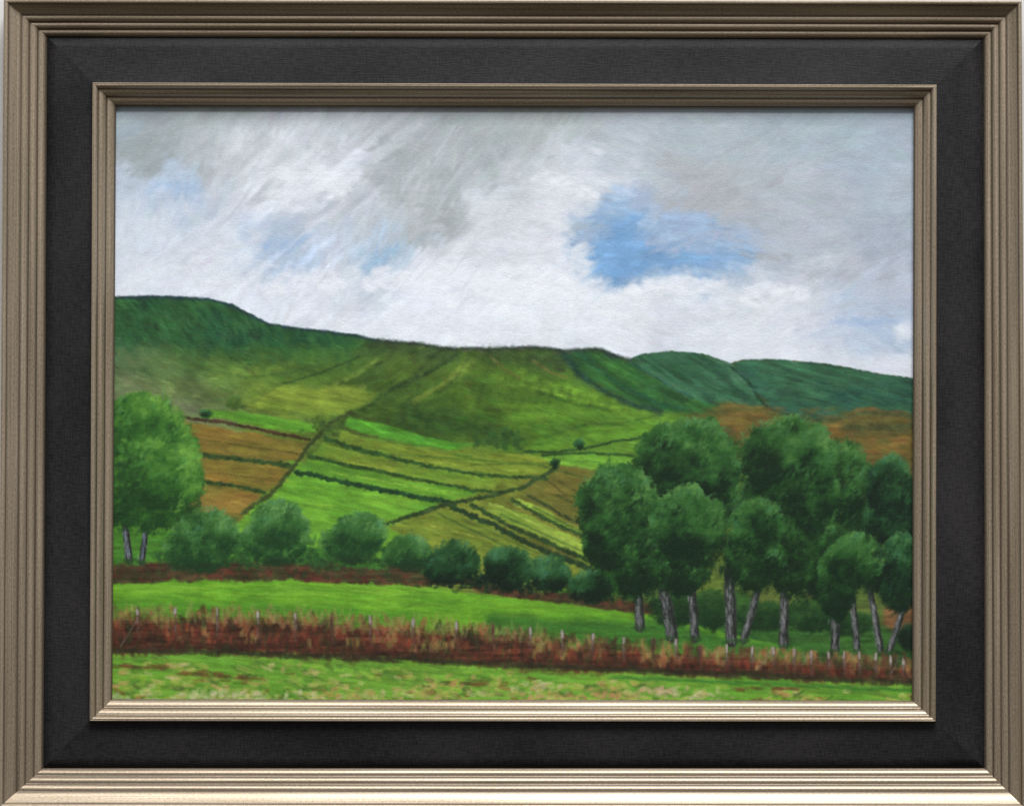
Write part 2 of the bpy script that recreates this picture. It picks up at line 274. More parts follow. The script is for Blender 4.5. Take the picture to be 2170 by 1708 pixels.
for _ in range(80): stroke(rng.uniform(1005,1105), rng.normal(930,10), rng.uniform(-1.5,1.5), 16, 10, rgb((44,76,34))*rng.uniform(.8,1.3), .5, .5)
blur(.45, fm)

# ------------------------------------------------------------------ LOWER BANDS
gb = new('painted_field', 'green painted grass under the left tree and bushes')
fill([(200,1130),(360,1140),(700,1165),(900,1195),(900,1225),(200,1205)], (76,132,44), 8, 4, .08, 1, gb, col2=(56,104,40))
under = new('painted_field', 'shaded olive painted ground seen between the tall trunks')
fill([(1320,1200),(1960,1180),(1960,1420),(1300,1330)], (72,98,44), 14, 4, .1, 1, under, col2=(92,106,48))
fill([(1470,1215),(1540,1215),(1520,1270),(1480,1260)], (100,124,48), 10, 4, .1, .8)
fill([(1710,1235),(1760,1225),(1770,1290),(1740,1310),(1715,1290)], (120,112,62), 10, 4, .1, .8)
fill([(1870,1290),(1960,1260),(1960,1350),(1875,1350)], (132,86,58), 14, 4, .12, .8)
fill([(1380,1260),(1470,1270),(1560,1255),(1640,1285),(1700,1270),(1790,1310),(1960,1350),(1960,1410),(1380,1370)], (38,74,36), 16, 8, .14, .92, rough=8, col2=(52,94,38))
red = new('painted_hedge', 'red brown painted hedge bank behind the bright meadow')
fill([(200,1192),(420,1196),(620,1190),(900,1208),(1100,1246),(1300,1266),(1420,1288),(1420,1310),(1200,1286),(900,1246),(600,1228),(200,1236)], (84,50,38), 12, 7, .16, 1, red, col2=(62,62,36), rough=8)
for _ in range(380):
    x = rng.uniform(237, 1400); y = 1212+max(0, x-600)*.095+rng.normal(0, 9)
    stroke(x, y, rng.uniform(-.9, .9), 18, 10, rgb([(112,48,38),(78,40,32),(52,62,34),(114,70,48),(56,46,30),(42,58,32)][rng.integers(6)]), .45)
mead = new('painted_field', 'bright yellow green painted meadow band behind the fence')
fill([(200,1238),(400,1232),(650,1232),(900,1244),(1150,1274),(1400,1304),(1500,1330),(1700,1375),(1700,1400),(200,1330)], (110,166,44), 6, 3, .07, 1, mead, col2=(98,154,40), ang=.08)
fill([(1050,1300),(1400,1318),(1700,1372),(1900,1392),(1900,1420),(1000,1350)], (50,98,40), 30, 6, .08, .8)
fill([(200,1270),(600,1276),(900,1300),(900,1330),(200,1310)], (72,130,38), 18, 6, .08, .6)
mb = ((ID == mead) | (ID == gb)).astype(np.float32)
scumble(1100, (X0, 1140, 1700, 1400), lambda x, y: .06, 60, 5, .07, .5, mb, hue=.25)
for _ in range(70): stroke(rng.uniform(240,1000), rng.uniform(1238,1262), .05, 80, 5, rgb((136,188,60)), .4, .6)
for _ in range(50): stroke(rng.uniform(240,1300), rng.uniform(1242,1300), .07, 70, 5, rgb((70,128,40)), .35, .6, mb)
blur(.6, (YY > 1125).astype(np.float32))

# ------------------------------------------------------------------ BUSHES AND TREES
CR = []
def crown(name, label, blobs, pal, n, up=-.9, edge=.13, i=None, lx=.2, halo=.30):
    global P
    i = i or new(name, label)
    dark, mid, light = [rgb(c) for c in pal]
    SH = np.zeros((H, W), np.float32)
    for (cx, cy, rx, ry) in blobs:
        sl = crop(cx-rx*1.35, cy-ry*1.35, cx+rx*1.35, cy+ry*1.35)
        r = np.hypot((XX[sl]-cx)/(rx+16), (YY[sl]-cy)/(ry+16))
        SH[sl] = np.maximum(SH[sl], np.clip((1.06-r)/.25, 0, 1))
    if CR:
        k = (SH*halo*np.isin(ID, CR))[..., None]; P = (P*(1-k)+rgb((14,30,16))*k*.7).astype(np.float32)
    M = np.zeros((H, W), np.float32)
    for (cx, cy, rx, ry) in blobs:
        sl = crop(cx-rx*1.4, cy-ry*1.4, cx+rx*1.4, cy+ry*1.4)
        dx = (XX[sl]-cx)/rx; dy = (YY[sl]-cy)/ry; r = np.hypot(dx, dy)
        r = r+FX[sl]*edge+WX[sl]*edge*2.0+np.clip(dy, 0, 1)*np.abs(dx)*.15
        al = np.clip((1-r)*min(rx, ry)/8+.5, 0, 1).astype(np.float32)
        s = np.clip(.36+.48*(dx*lx-dy*.85)+.8*fbm(XX[sl]/40, YY[sl]/32, 51+i)+.2*fbm(XX[sl]/10, YY[sl]/10, 57+i, 2)+.10*(r > .8)*(dy < .15), 0, 1.1)[..., None]
        c = np.where(s < .5, dark+(mid-dark)*s/.5, mid+(light-mid)*(s-.5)/.6)
        lay(sl, al*.96, c); ID[sl][al > .5] = i; M[sl] = np.maximum(M[sl], al)
        rim = int(n*.32)
        for q in range(n+rim):
            a = rng.uniform(0, 6.28); rr = rng.random()**.5*.98 if q < n else rng.uniform(.88, 1.06)
            ux, uy = math.cos(a)*rr, math.sin(a)*rr
            x, y = cx+ux*rx, cy+uy*ry
            cl = float(fbm(np.float32(x/36), np.float32(y/28), 71+i, 2))
            s = .34+.46*(ux*lx-uy*.9)+.95*cl+rng.normal(0, .08)
            if rr > .78 and uy < .15: s += .12
            if uy > .35: s -= .16
            s = min(1.1, max(0, s))
            c = dark+(mid-dark)*(s/.5) if s < .5 else mid+(light-mid)*((s-.5)/.6)
            if s > .6 and rng.random() < .4: c = c*np.array((.92, 1, 1.3), np.float32)
            c = c*rng.uniform(.9, 1.1)
            an = up+rng.normal(0, .4) if rr < .8 or rng.random() < .6 else math.atan2(uy*ry, ux*rx)+rng.normal(0, .7)
            stroke(x, y, an, rng.uniform(10, 20), rng.uniform(4, 8), c, .52 if q < n else .36, .7, None, .6)
    blur(.45, M)
    if 'crown' in name: CR.append(i)
    return i
def trunk(label, a, b, w, w2=None, dark=(50,54,50), lite=(158,160,160)):
    i = new('painted_tree_trunk', label); w = w*.86
    line([a, ((a[0]+b[0])/2+1, (a[1]+b[1])/2), b], dark, w, 3.5, 1, i, 2, .2, w2=w2 or w*1.2)
    L = math.hypot(b[0]-a[0], b[1]-a[1]); an = math.atan2(b[1]-a[1], b[0]-a[0])
    for _ in range(int(L/2.0)):
        t = rng.uniform(.2, 1); o = rng.normal(-.1, .2)*w
        stroke(a[0]+(b[0]-a[0])*t+o, a[1]+(b[1]-a[1])*t, an+rng.normal(0, .12), rng.uniform(10, 24), rng.uniform(2.4, 4), rgb(lite)*rng.uniform(.5, .98), .5, .6)
    for _ in range(int(L/7)):
        t = rng.uniform(.1, 1); stroke(a[0]+(b[0]-a[0])*t+w*.4, a[1]+(b[1]-a[1])*t, an, 16, 3.5, rgb((34,40,34)), .7, .4)
    for _ in range(7): stroke(b[0]+rng.normal(0, w*.5), b[1]+rng.uniform(-2, 5), rng.uniform(-.5, .5), 16, 7, rgb((42,76,34)), .5, .4)

palL = ((26,60,26),(56,106,38),(110,160,62)); palB = ((26,60,30),(54,100,44),(108,156,84)); palR = ((15,38,20),(42,86,36),(90,136,68)); palD = ((13,32,20),(32,70,36),(76,126,70))
trunk('left pale trunk of the two under the big left tree', (264,1104), (274,1188), 15, lite=(150,160,176)); trunk('right pale trunk of the two under the big left tree', (310,1104), (300,1190), 13, lite=(140,152,168))
crown('painted_tree_crown', 'tall broad painted tree crown at the left edge of the picture', [(270,1050,66,70),(290,880,54,46),(378,1010,54,96),(318,960,100,128),(322,1030,108,100)], palL, 330, lx=.5)
for _ in range(150): stroke(rng.normal(272,26), rng.normal(1026,40), rng.uniform(-2,0), 18, 9, rgb((30,62,28))*rng.uniform(.75,1.3), .42, .5)
for _ in range(120):
    a = rng.uniform(-1.4, 1.0); stroke(320+96*math.cos(a)*rng.uniform(.75,1), 985+140*math.sin(a)*rng.uniform(.8,1), -.9+rng.normal(0,.4), 18, 6, rgb((100,152,58))*rng.uniform(.8,1.1), .35, .7)
def link_foliage(pts, n, col, sp):
    for (x, y, w_) in pts:
        for _ in range(n): stroke(x+rng.normal(0, w_), y+rng.normal(0, sp), rng.uniform(-2.2, .4), 15, 9, rgb(col)*rng.uniform(.75, 1.35), .5, .5)
link_foliage([(345,1178,16),(372,1185,14),(515,1178,14),(530,1190,14),(655,1180,14),(675,1186,16),(700,1188,16),(820,1186,14),(900,1196,14)], 34, (40,76,36), 11)
link_foliage([(910,1206,10),(1018,1222,10),(1030,1232,12),(1130,1240,12),(1205,1240,12)], 28, (26,50,30), 10)
crown('painted_bush', 'low painted bush between a round bush and a darker one', [(866,1170,50,34)], palB, 200, edge=.2)
crown('painted_bush', 'large round painted bush beside the left tree trunks', [(425,1160,80,52),(440,1130,66,54)], palB, 300, edge=.18)
crown('painted_bush', 'tallest round painted bush below the diagonal hedge', [(585,1140,72,54),(588,1110,58,52)], palB, 300, edge=.18)
crown('painted_bush', 'round painted bush in front of the large meadow', [(748,1150,62,42),(765,1128,54,42)], palB, 240, edge=.18)
crown('painted_bush', 'dark painted bush with black base standing on the red bank', [(962,1192,52,50),(930,1206,26,26)], palD, 200, edge=.18)
crown('painted_bush', 'wide dark painted bush right of the black based bush', [(1082,1206,50,46),(1052,1196,26,34)], palD, 170, edge=.18)
crown('painted_bush', 'small painted bush tucked beside the wide dark bush', [(1166,1216,42,38)], palD, 170, edge=.2)
crown('painted_bush', 'low painted bush at the foot of the leftmost tall tree', [(1256,1242,48,34)], palD, 190, edge=.2)
for (x, y) in [(925,1232),(960,1236),(1000,1232),(1040,1230),(1070,1243),(1100,1246),(1160,1244),(1240,1264),(1270,1266)]:
    for _ in range(18): stroke(x+rng.normal(0,15), y+rng.normal(0,7), rng.uniform(-.6,.6), 14, 8, rgb((16,32,22)), .55, .4)
for (x, y, w_) in [(432,1200,60),(585,1190,56),(757,1188,50),(866,1198,36)]:
    for _ in range(50): stroke(x+rng.normal(0,w_*.55), y+rng.normal(0,5), rng.uniform(-.6,.6), 16, 9, rgb((30,54,30)), .42, .4)
crown('painted_bush', 'tiny dark painted bush on the curving hedge', [(1228,941,10,11)], palD, 14)
crown('painted_bush', 'tiny painted bush at the end of the climbing hedge', [(1176,982,9,9)], palD, 14)
crown('painted_bush', 'tiny painted bush above the brown field hedge', [(436,877,11,7)], palD, 12)
crown('painted_bush', 'small soft painted bush on the pale olive field', [(497,852,16,14)], ((60,86,36),(76,104,42),(92,122,52)), 30)
crown('painted_bush', 'low dark painted undergrowth behind the right trunks', [(1430,1290,60,34),(1510,1290,50,40),(1620,1306,66,30),(1715,1302,54,34),(1800,1320,50,24)], ((22,46,24),(36,68,32),(54,92,40)), 90, edge=.2)
crown('painted_bush', 'dark painted bush at the lower right corner of the grove', [(1925,1350,22,26)], ((18,34,24),(28,52,32),(40,72,40)), 60)
TR = [('leftmost short straight trunk of the grove',(1352,1245),(1357,1330),20),('thick trunk leaning slightly right, second in the grove',(1402,1225),(1424,1350),26),('dark trunk third from left in the grove',(1464,1240),(1473,1352),20),
('straight pale trunk below the middle crowns',(1545,1210),(1550,1358),24),('trunk slanting down to the left in the grove',(1608,1240),(1576,1356),16),('straight trunk under the widest crown',(1662,1245),(1661,1366),20),
('dark short trunk under the small right crown',(1768,1280),(1770,1380),19),('slim trunk right of the dark short one',(1804,1245),(1816,1376),15),('slim pale trunk leaning right near the right edge',(1842,1242),(1867,1382),14),('pale trunk slanting left nearest the right edge',(1918,1275),(1884,1382),14)]
for l, a, b, w in TR: trunk(l, a, b, w)
crown('painted_tree_crown', 'slim painted crown behind the widest crown of the grove', [(1780,1120,70,90),(1788,1020,58,92)], palR, 330)
crown('painted_tree_crown', 'painted crown at the right edge above the small crowns', [(1880,1170,66,94),(1890,1100,60,66),(1892,1038,54,72)], palD, 260)
crown('painted_tree_crown', 'widest painted crown of the grove reaching down to its trunk', [(1692,1150,88,120),(1625,1060,60,60),(1720,1040,56,90),(1668,975,108,96)], palR, 400)
crown('painted_tree_crown', 'tallest rounded painted crown left in the grove', [(1480,1060,92,70),(1460,985,116,104)], palR, 460)
crown('painted_tree_crown', 'leftmost painted crown of the grove hanging low', [(1345,1180,64,94),(1290,1150,56,66),(1308,1080,90,92)], palR, 340)
crown('painted_tree_crown', 'painted crown in front below the tallest one', [(1440,1190,74,70),(1462,1120,86,86)], palR, 340)
crown('painted_tree_crown', 'small pointed painted crown in the middle of the grove', [(1600,1180,64,72),(1605,1118,60,62)], palR, 280)
crown('painted_tree_crown', 'small painted crown at the right edge beside the low round one', [(1905,1250,40,46),(1910,1195,44,66)], palD, 200)
crown('painted_tree_crown', 'low round painted crown over the dark short trunk', [(1775,1235,44,76),(1812,1186,62,60)], palR, 260)
for (x, y, r) in [(1355,1240,38),(1410,1225,36),(1465,1225,34),(1548,1210,34),(1600,1225,26),(1662,1230,36),(1700,1240,28),(1768,1270,28),(1810,1235,24),(1848,1240,20),(1905,1270,28),(1380,1170,26),(1545,1150,16),(1690,1180,34),(1740,1120,24),(1850,1130,16),(1860,1180,18),(1500,1190,24),(1290,1190,24)]:
    for _ in range(int(r*1.6)): stroke(x+rng.normal(0, r*.5), y+rng.normal(0, r*.5), rng.uniform(-2.2, -.4), 15, 9, rgb((17,38,20))*rng.uniform(.8, 1.35), .34, .4)

# ------------------------------------------------------------------ FENCE BANK
tp = lambda x: np.interp(x, [200,600,900,1200,1500,1960], [1284,1294,1314,1342,1372,1392])
bt = lambda x: np.interp(x, [200,500,900,1200,1600,1960], [1380,1386,1402,1416,1434,1450])
bank = new('painted_hedge', 'red brown painted hedge bank along the fence')
xp = np.linspace(200, 1960, 40)
fore = new('painted_field', 'painted foreground grass with tan and pink tufts')
fill([(x, bt(x)-6) for x in xp]+[(1960,1520),(200,1520)], (112,158,54), 6, 3, .08, 1, fore, col2=(98,150,48), ang=.08)
fill([(x, tp(x)+20) for x in xp]+[(x, bt(x)) for x in xp[::-1]], (96,50,36), 22, 8, .2, 1, bank, col2=(66,44,30), rough=12)
for _ in range(2300):
    x = rng.uniform(232, 1945); t = rng.beta(1.2, 1.3); top, b = tp(x), bt(x); y = top+(b-top)*t
    z = float(fbm(np.float32(x/28), np.float32(y/24), 95, 2))
    if t < .38: c = [(150,124,80),(140,92,60),(124,64,44),(96,112,54),(136,82,56),(88,90,48)][rng.integers(6)]
    elif t < .7: c = [(124,56,38),(136,66,44),(98,46,32),(84,66,38),(90,48,34)][rng.integers(5)]
    else: c = [(64,34,24),(46,38,26),(82,42,30),(50,50,28)][rng.integers(4)]
    if x > 1050 and t < .45: c = [(108,62,44),(92,54,40),(118,80,56),(74,80,42)][rng.integers(4)]
    if z > .2 and t < .7: c = [(156,112,68),(108,116,56),(146,86,54),(164,134,90)][rng.integers(4)]
    if z < -.2: c = [(52,52,30),(76,36,28),(58,62,34),(44,38,26)][rng.integers(4)]
    stroke(x, y, 1.57+rng.normal(0, .28), rng.uniform(12, 28), rng.uniform(6, 12), rgb(c)*rng.uniform(.9, 1.12), .5, .6, None, .6)
for _ in range(200):
    x = rng.uniform(237, 1150)**1.0; stroke(x, tp(x)+rng.uniform(-8, 24), 1.57+rng.normal(0, .28), rng.uniform(16, 32), 7, rgb([(170,152,100),(160,120,84),(118,142,62),(150,160,84)][rng.integers(4)]), .34, .6)
for x in np.arange(232, 1945, 7): stroke(x, bt(x)-3+rng.normal(0, 3), .08, 26, 10, rgb((44,44,28))*rng.uniform(.8,1.3), .55, .4)
blur(.7, (YY > 1275).astype(np.float32), 1)
for k, dy in enumerate((10, 26)):
    line([(x, tp(x)+dy) for x in xp], (168,152,112), 1.0, 2.0, .2, None, 1, .3)
PO = [(292,1288),(372,1287),(461,1288),(547,1294),(627,1296),(703,1300),(785,1304),(876,1311),(968,1316),(1045,1322),(1125,1328),(1192,1335),(1258,1341),(1322,1349),(1385,1352),(1433,1352),(1483,1368),(1541,1366),(1595,1370),(1640,1370),(1684,1374),(1720,1377),(1757,1380),(1790,1380),(1822,1380),(1857,1383),(1888,1388),(1915,1393)]
ords = ['leftmost','second','third','fourth','fifth','sixth','seventh','eighth','ninth','tenth','eleventh','twelfth','thirteenth','fourteenth','fifteenth','sixteenth','seventeenth','eighteenth','nineteenth','twentieth','twenty first','twenty second','twenty third','twenty fourth','twenty fifth','twenty sixth','twenty seventh','rightmost']
for n, (x, y) in enumerate(PO):
    i = new('painted_fence_post', '%s painted fence post%s' % (ords[n], '' if n in (0, 27) else ' from the left'))
    L = 62 if x < 1100 else 50; faint = n in (5, 9, 16, 14)
    c = (88,64,54) if faint else (140,124,116)
    line([(x, y+2), (x+1+rng.normal(0, 1.5), y+L)], (84,60,48), 7, 4, .5, i, 2, .5)
    for _ in range(10):
        t = rng.random()**1.5; stroke(x-1+rng.normal(0, 1.3), y+4+t*(L-12), 1.57+rng.normal(0, .1), 15, 4.5, rgb(c)*rng.uniform(.7, 1.1)*(1.12-.5*t), .45, .7)
    if not faint: stroke(x-1, y+8, 1.57+rng.normal(0, .08), rng.uniform(14, 22), 6, rgb((184,180,176))*rng.uniform(.85, 1.03), .72, 1)
for a, b in [((290,1314),(256,1368)),((786,1312),(808,1352)),((1640,1374),(1610,1412)),((1716,1384),(1700,1408)),((1905,1395),(1890,1425))]:
    line([a, b], (128,112,104), 2.6, 2.6, .5, None, 1, .2)

# ------------------------------------------------------------------ FOREGROUND
fmask = (ID == fore).astype(np.float32)
scumble(700, (X0, 1380, X1, 1500), lambda x, y: .1, 50, 5, .08, .55, fmask, hue=.3)
cols = [(180,172,98),(160,172,76),(76,110,44),(60,84,38),(120,74,42),(200,146,104),(150,182,66),(206,192,144),(136,166,60)]
wts = np.array([.2,.18,.12,.07,.06,.09,.16,.07,.05]); wts = wts/wts.sum()
for _ in range(1700):
    x = rng.uniform(230, 1945); t = rng.beta(1.6, 1.0); y0 = bt(x)+12+x*.003; y = y0+(1500-y0)*t
    k = rng.choice(9, p=wts); patch = float(fbm(np.float32(x/60), np.float32(y/14), 91, 2))
    if patch < -.14+.2*(x > 1400)-.15*(t > .6): continue
    stroke(x, y, rng.normal(.05, .3), rng.uniform(12, 34), rng.uniform(6, 12), rgb(cols[k])*rng.uniform(.92, 1.08), .55, .8)
for (a, b, y) in [(240,350,1412),(380,470,1428),(470,550,1434),(920,1040,1446),(1560,1700,1458)]:
    for _ in range(18): stroke(rng.uniform(a, b), y+rng.normal(0, 3), .08, 26, 7, rgb([(112,66,38),(60,80,36),(98,76,38)][rng.integers(3)])*rng.uniform(.9,1.1), .55, .7)
for (cx, cy, n, c) in [(640,1420,8,(204,164,122)),(1140,1456,18,(204,196,156)),(1400,1464,50,(212,176,146)),(430,1472,50,(200,200,146)),(520,1474,34,(212,198,164)),(980,1440,12,(206,150,104)),(1300,1472,30,(202,146,104)),(760,1474,30,(188,186,116)),(250,1478,20,(206,204,180)),(720,1470,16,(204,138,88)),(1480,1472,26,(206,198,156)),(1120,1478,20,(204,150,110)),(900,1476,20,(196,160,110)),(620,1476,16,(212,206,170))]:
    for _ in range(n): stroke(cx+rng.normal(0, 34), cy+rng.normal(0, 6), rng.uniform(-1.2, .4), rng.uniform(9, 18), rng.uniform(7, 11), rgb(c)*rng.uniform(.88, 1.06), .42, 1)
for x in np.arange(1300, 1945, 9): stroke(x, bt(x)+14+rng.normal(0, 2), .1, 34, 6, rgb((50,108,38))*rng.uniform(.9,1.2), .5, .5)
blur(.5, (YY > 1390).astype(np.float32), 1)
# dry paint caught on the weave
wv = fbm(XX/9, YY/2.6, 101, 2)*.055+fbm(XX/2.8, YY/8, 103, 2)*.03
P = P*(1+wv[..., None]*np.where(YY < 820, .55, 1.25)[..., None])
P += (rng.normal(0, .010, (H, W, 1))+rng.normal(0, .004, (H, 1, 1))).astype(np.float32)
P = np.clip(P, .02, .97)

# ------------------------------------------------------------------ materials
def mat(name):
    m = bpy.data.materials.new(name); m.use_nodes = True
    nt = m.node_tree; b = nt.nodes['Principled BSDF']; return m, nt, b
def nd(nt, t, **k):
    n = nt.nodes.new(t)
    for a, v in k.items(): setattr(n, a, v)
    return n
def paint_mat():
    m, nt, b = mat('oil_paint'); L = nt.links
    at = nd(nt, 'ShaderNodeAttribute', attribute_name='pigment')
    tc = nd(nt, 'ShaderNodeTexCoord')
    hs = []
    for sc in ((200, 1, 1300), (1300, 1, 200)):
        mp = nd(nt, 'ShaderNodeMapping'); mp.inputs['Scale'].default_value = sc
        nz = nd(nt, 'ShaderNodeTexNoise'); nz.inputs['Scale'].default_value = 1; nz.inputs['Detail'].default_value = 1
        L.new(tc.outputs['Object'], mp.inputs[0]); L.new(mp.outputs[0], nz.inputs['Vector']); hs.append(nz)
    ad = nd(nt, 'ShaderNodeMath', operation='ADD'); L.new(hs[0].outputs['Fac'], ad.inputs[0]); L.new(hs[1].outputs['Fac'], ad.inputs[1])
    bp = nd(nt, 'ShaderNodeBump'); bp.inputs['Strength'].default_value = .34; bp.inputs['Distance'].default_value = .0006
    L.new(ad.outputs[0], bp.inputs['Height']); L.new(bp.outputs[0], b.inputs['Normal'])
    L.new(at.outputs['Color'], b.inputs['Base Color'])
    b.inputs['Roughness'].default_value = .5; b.inputs['Specular IOR Level'].default_value = .25
    return m
def rail_mat():
    m, nt, b = mat('champagne_leaf'); L = nt.links
    uv = nd(nt, 'ShaderNodeUVMap', uv_map='UVMap')
    def noise(sx, sy, det=3):
        mp = nd(nt, 'ShaderNodeMapping'); mp.inputs['Scale'].default_value = (sx, sy, 1)
        nz = nd(nt, 'ShaderNodeTexNoise'); nz.inputs['Scale'].default_value = 1; nz.inputs['Detail'].default_value = det
        L.new(uv.outputs[0], mp.inputs[0]); L.new(mp.outputs[0], nz.inputs['Vector']); return nz
    n1 = noise(5, 620); n2 = noise(300, 800, 2); n3 = noise(4, 60)
    r = nd(nt, 'ShaderNodeValToRGB'); e = r.color_ramp.elements
    e[0].position = .30; e[0].color = (.155, .115, .068, 1); e[1].position = .70; e[1].color = (.58, .475, .345, 1)
    mx = nd(nt, 'ShaderNodeMath', operation='MULTIPLY_ADD'); mx.inputs[1].default_value = .35; L.new(n1.outputs['Fac'], mx.inputs[0])
    m2 = nd(nt, 'ShaderNodeMath', operation='MULTIPLY'); m2.inputs[1].default_value = .38; L.new(n2.outputs['Fac'], m2.inputs[0])
    m3 = nd(nt, 'ShaderNodeMath', operation='MULTIPLY_ADD'); m3.inputs[1].default_value = .27; L.new(n3.outputs['Fac'], m3.inputs[0]); L.new(m2.outputs[0], m3.inputs[2]); L.new(m3.outputs[0], mx.inputs[2])
    L.new(mx.outputs[0], r.inputs[0])
    at = nd(nt, 'ShaderNodeAttribute', attribute_name='groove_tone')
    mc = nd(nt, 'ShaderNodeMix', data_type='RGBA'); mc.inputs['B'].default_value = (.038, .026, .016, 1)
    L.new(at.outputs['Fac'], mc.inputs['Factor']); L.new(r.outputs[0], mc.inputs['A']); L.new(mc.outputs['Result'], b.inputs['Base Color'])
    b.inputs['Metallic'].default_value = .62
    b.inputs['Specular Tint'].default_value = (1, .96, 1, 1)
    mr = nd(nt, 'ShaderNodeMapRange'); mr.inputs['To Min'].default_value = .34; mr.inputs['To Max'].default_value = .50
    L.new(n1.outputs['Fac'], mr.inputs[0]); L.new(mr.outputs[0], b.inputs['Roughness'])
    bp = nd(nt, 'ShaderNodeBump'); bp.inputs['Strength'].default_value = .22; bp.inputs['Distance'].default_value = .0005
    L.new(n1.outputs['Fac'], bp.inputs['Height']); L.new(bp.outputs[0], b.inputs['Normal'])
    return m
def liner_mat():
    m, nt, b = mat('charcoal_linen'); L = nt.links
    uv = nd(nt, 'ShaderNodeUVMap', uv_map='UVMap'); ns = []
    for sx, sy in ((90, 700), (700, 110), (6, 14)):
        mp = nd(nt, 'ShaderNodeMapping'); mp.inputs['Scale'].default_value = (sx, sy, 1)
        nz = nd(nt, 'ShaderNodeTexNoise'); nz.inputs['Scale'].default_value = 1; nz.inputs['Detail'].default_value = 3
        L.new(uv.outputs[0], mp.inputs[0]); L.new(mp.outputs[0], nz.inputs['Vector']); ns.append(nz)
    a = nd(nt, 'ShaderNodeMath', operation='ADD'); L.new(ns[0].outputs['Fac'], a.inputs[0]); L.new(ns[1].outputs['Fac'], a.inputs[1])
    a2 = nd(nt, 'ShaderNodeMath', operation='ADD'); L.new(a.outputs[0], a2.inputs[0]); L.new(ns[2].outputs['Fac'], a2.inputs[1])
    mr = nd(nt, 'ShaderNodeMapRange'); mr.inputs['From Min'].default_value = 1.2; mr.inputs['From Max'].default_value = 1.8; L.new(a2.outputs[0], mr.inputs[0])
    r = nd(nt, 'ShaderNodeValToRGB'); e = r.color_ramp.elements; e[0].color = (.007, .007, .007, 1); e[1].color = (.027, .025, .026, 1)
    L.new(mr.outputs[0], r.inputs[0]); L.new(r.outputs[0], b.inputs['Base Color'])
    bp = nd(nt, 'ShaderNodeBump'); bp.inputs['Strength'].default_value = .55; bp.inputs['Distance'].default_value = .0006
    L.new(a.outputs[0], bp.inputs['Height']); L.new(bp.outputs[0], b.inputs['Normal'])
    b.inputs['Roughness'].default_value = .62; b.inputs['Specular IOR Level'].default_value = .2
    return m
M_paint, M_rail, M_liner = paint_mat(), rail_mat(), liner_mat()

# ------------------------------------------------------------------ objects
root = bpy.data.objects.new('framed_painting', None); C.objects.link(root)
root.location = (0, 0, ZB); root.empty_display_size = .1
root['label'] = 'oil painting of green hills and trees in a wide silver and black frame'; root['category'] = 'painting'
def link(name, me, m, parent, label=None):
    o = bpy.data.objects.new(name, me); C.objects.link(o); o.parent = parent
    me.materials.append(m)
    if label: o['label'] = label
    return o
def wp(px, py, h, hf=None):
    f = (D-(h if hf is None else hf))/D
    return ((px-1085)*K*f, -h, ZC+(854-py)*K*f-ZB)

def rails(name, outer, inner, prof, m, labels, seg=24):
    # prof: (t across, height mm, height used for placement mm, wash)
    P4 = [np.array(p, float) for p in outer]; Q4 = [np.array(p, float) for p in inner]
    for s in range(4):
        a0, a1 = P4[s], P4[(s+1) % 4]; b0, b1 = Q4[s], Q4[(s+1) % 4]
        vs = []; uv = []; ws = []; acc = 0; last = None
        for (t, h, hf, w) in prof:
            e0 = a0+(b0-a0)*t; e1 = a1+(b1-a1)*t
            for k in range(seg+1):
                p = e0+(e1-e0)*k/seg
                vs.append(wp(p[0], p[1], h/1000, hf/1000))
            if last is not None: acc += math.hypot((t-last[0])*np.linalg.norm(b0-a0)*K*.7, (h-last[1])/1000)
            last = (t, h)
            u0 = (e0[0] if s % 2 == 0 else e0[1])*K; u1 = (e1[0] if s % 2 == 0 else e1[1])*K
            for k in range(seg+1): uv.append((u0+(u1-u0)*k/seg+s*3.7, acc+s*.31)); ws.append(w)
        n = seg+1; fs = []
        for r in range(len(prof)-1):
            for k in range(seg): fs.append((r*n+k, (r+1)*n+k, (r+1)*n+k+1, r*n+k+1))
        me = bpy.data.meshes.new(name); me.from_pydata(vs, [], fs); me.update()
        ul = me.uv_layers.new(name='UVMap'); li = np.zeros(len(me.loops), np.int32); me.loops.foreach_get('vertex_index', li)
        ul.data.foreach_set('uv', np.array(uv, np.float32)[li].ravel())
        at = me.attributes.new('groove_tone', 'FLOAT', 'POINT'); at.data.foreach_set('value', np.array(ws, np.float32))
        me.polygons.foreach_set('use_smooth', np.ones(len(me.polygons), bool))
        link(name, me, m, root, labels[s])
QO = [(7,-1),(2166,2),(2176,1716),(-5,1713)]; QI = [(100,79),(2084,83),(2086,1627),(92,1627)]
LO = [(97,76),(2087,80),(2089,1630),(89,1630)]; LI = [(198,177),(1983,182),(1981,1526),(192,1525)]
IO = [(195,175),(1986,180),(1984,1529),(189,1528)]; II = [(246,226),(1936,229),(1933,1484),(238,1481)]
def reed_profile(hs, he, segs, side):
    """outer side, bead, then coves and reeds stepping down towards the picture"""
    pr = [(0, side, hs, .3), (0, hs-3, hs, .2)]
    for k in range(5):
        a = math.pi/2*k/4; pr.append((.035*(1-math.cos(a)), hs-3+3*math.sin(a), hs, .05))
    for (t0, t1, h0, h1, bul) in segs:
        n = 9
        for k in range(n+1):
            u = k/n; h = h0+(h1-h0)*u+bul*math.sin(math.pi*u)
            pr.append((t0+(t1-t0)*u, h, h, .8*max(0, 1-(1-u)*4.5)+.35*max(0, 1-u*8)))  # darker brown towards both edges of each cove and reed
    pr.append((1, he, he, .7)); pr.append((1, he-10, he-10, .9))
    return pr
prof_out = reed_profile(42, 19, [(.04,.12,41.8,40.2,.6),(.135,.42,39.4,31.4,-.6),(.44,.60,31.0,27.6,1.4),(.625,.79,26.8,23.6,1.5),(.815,.975,22.6,19.4,1.4)], 0)
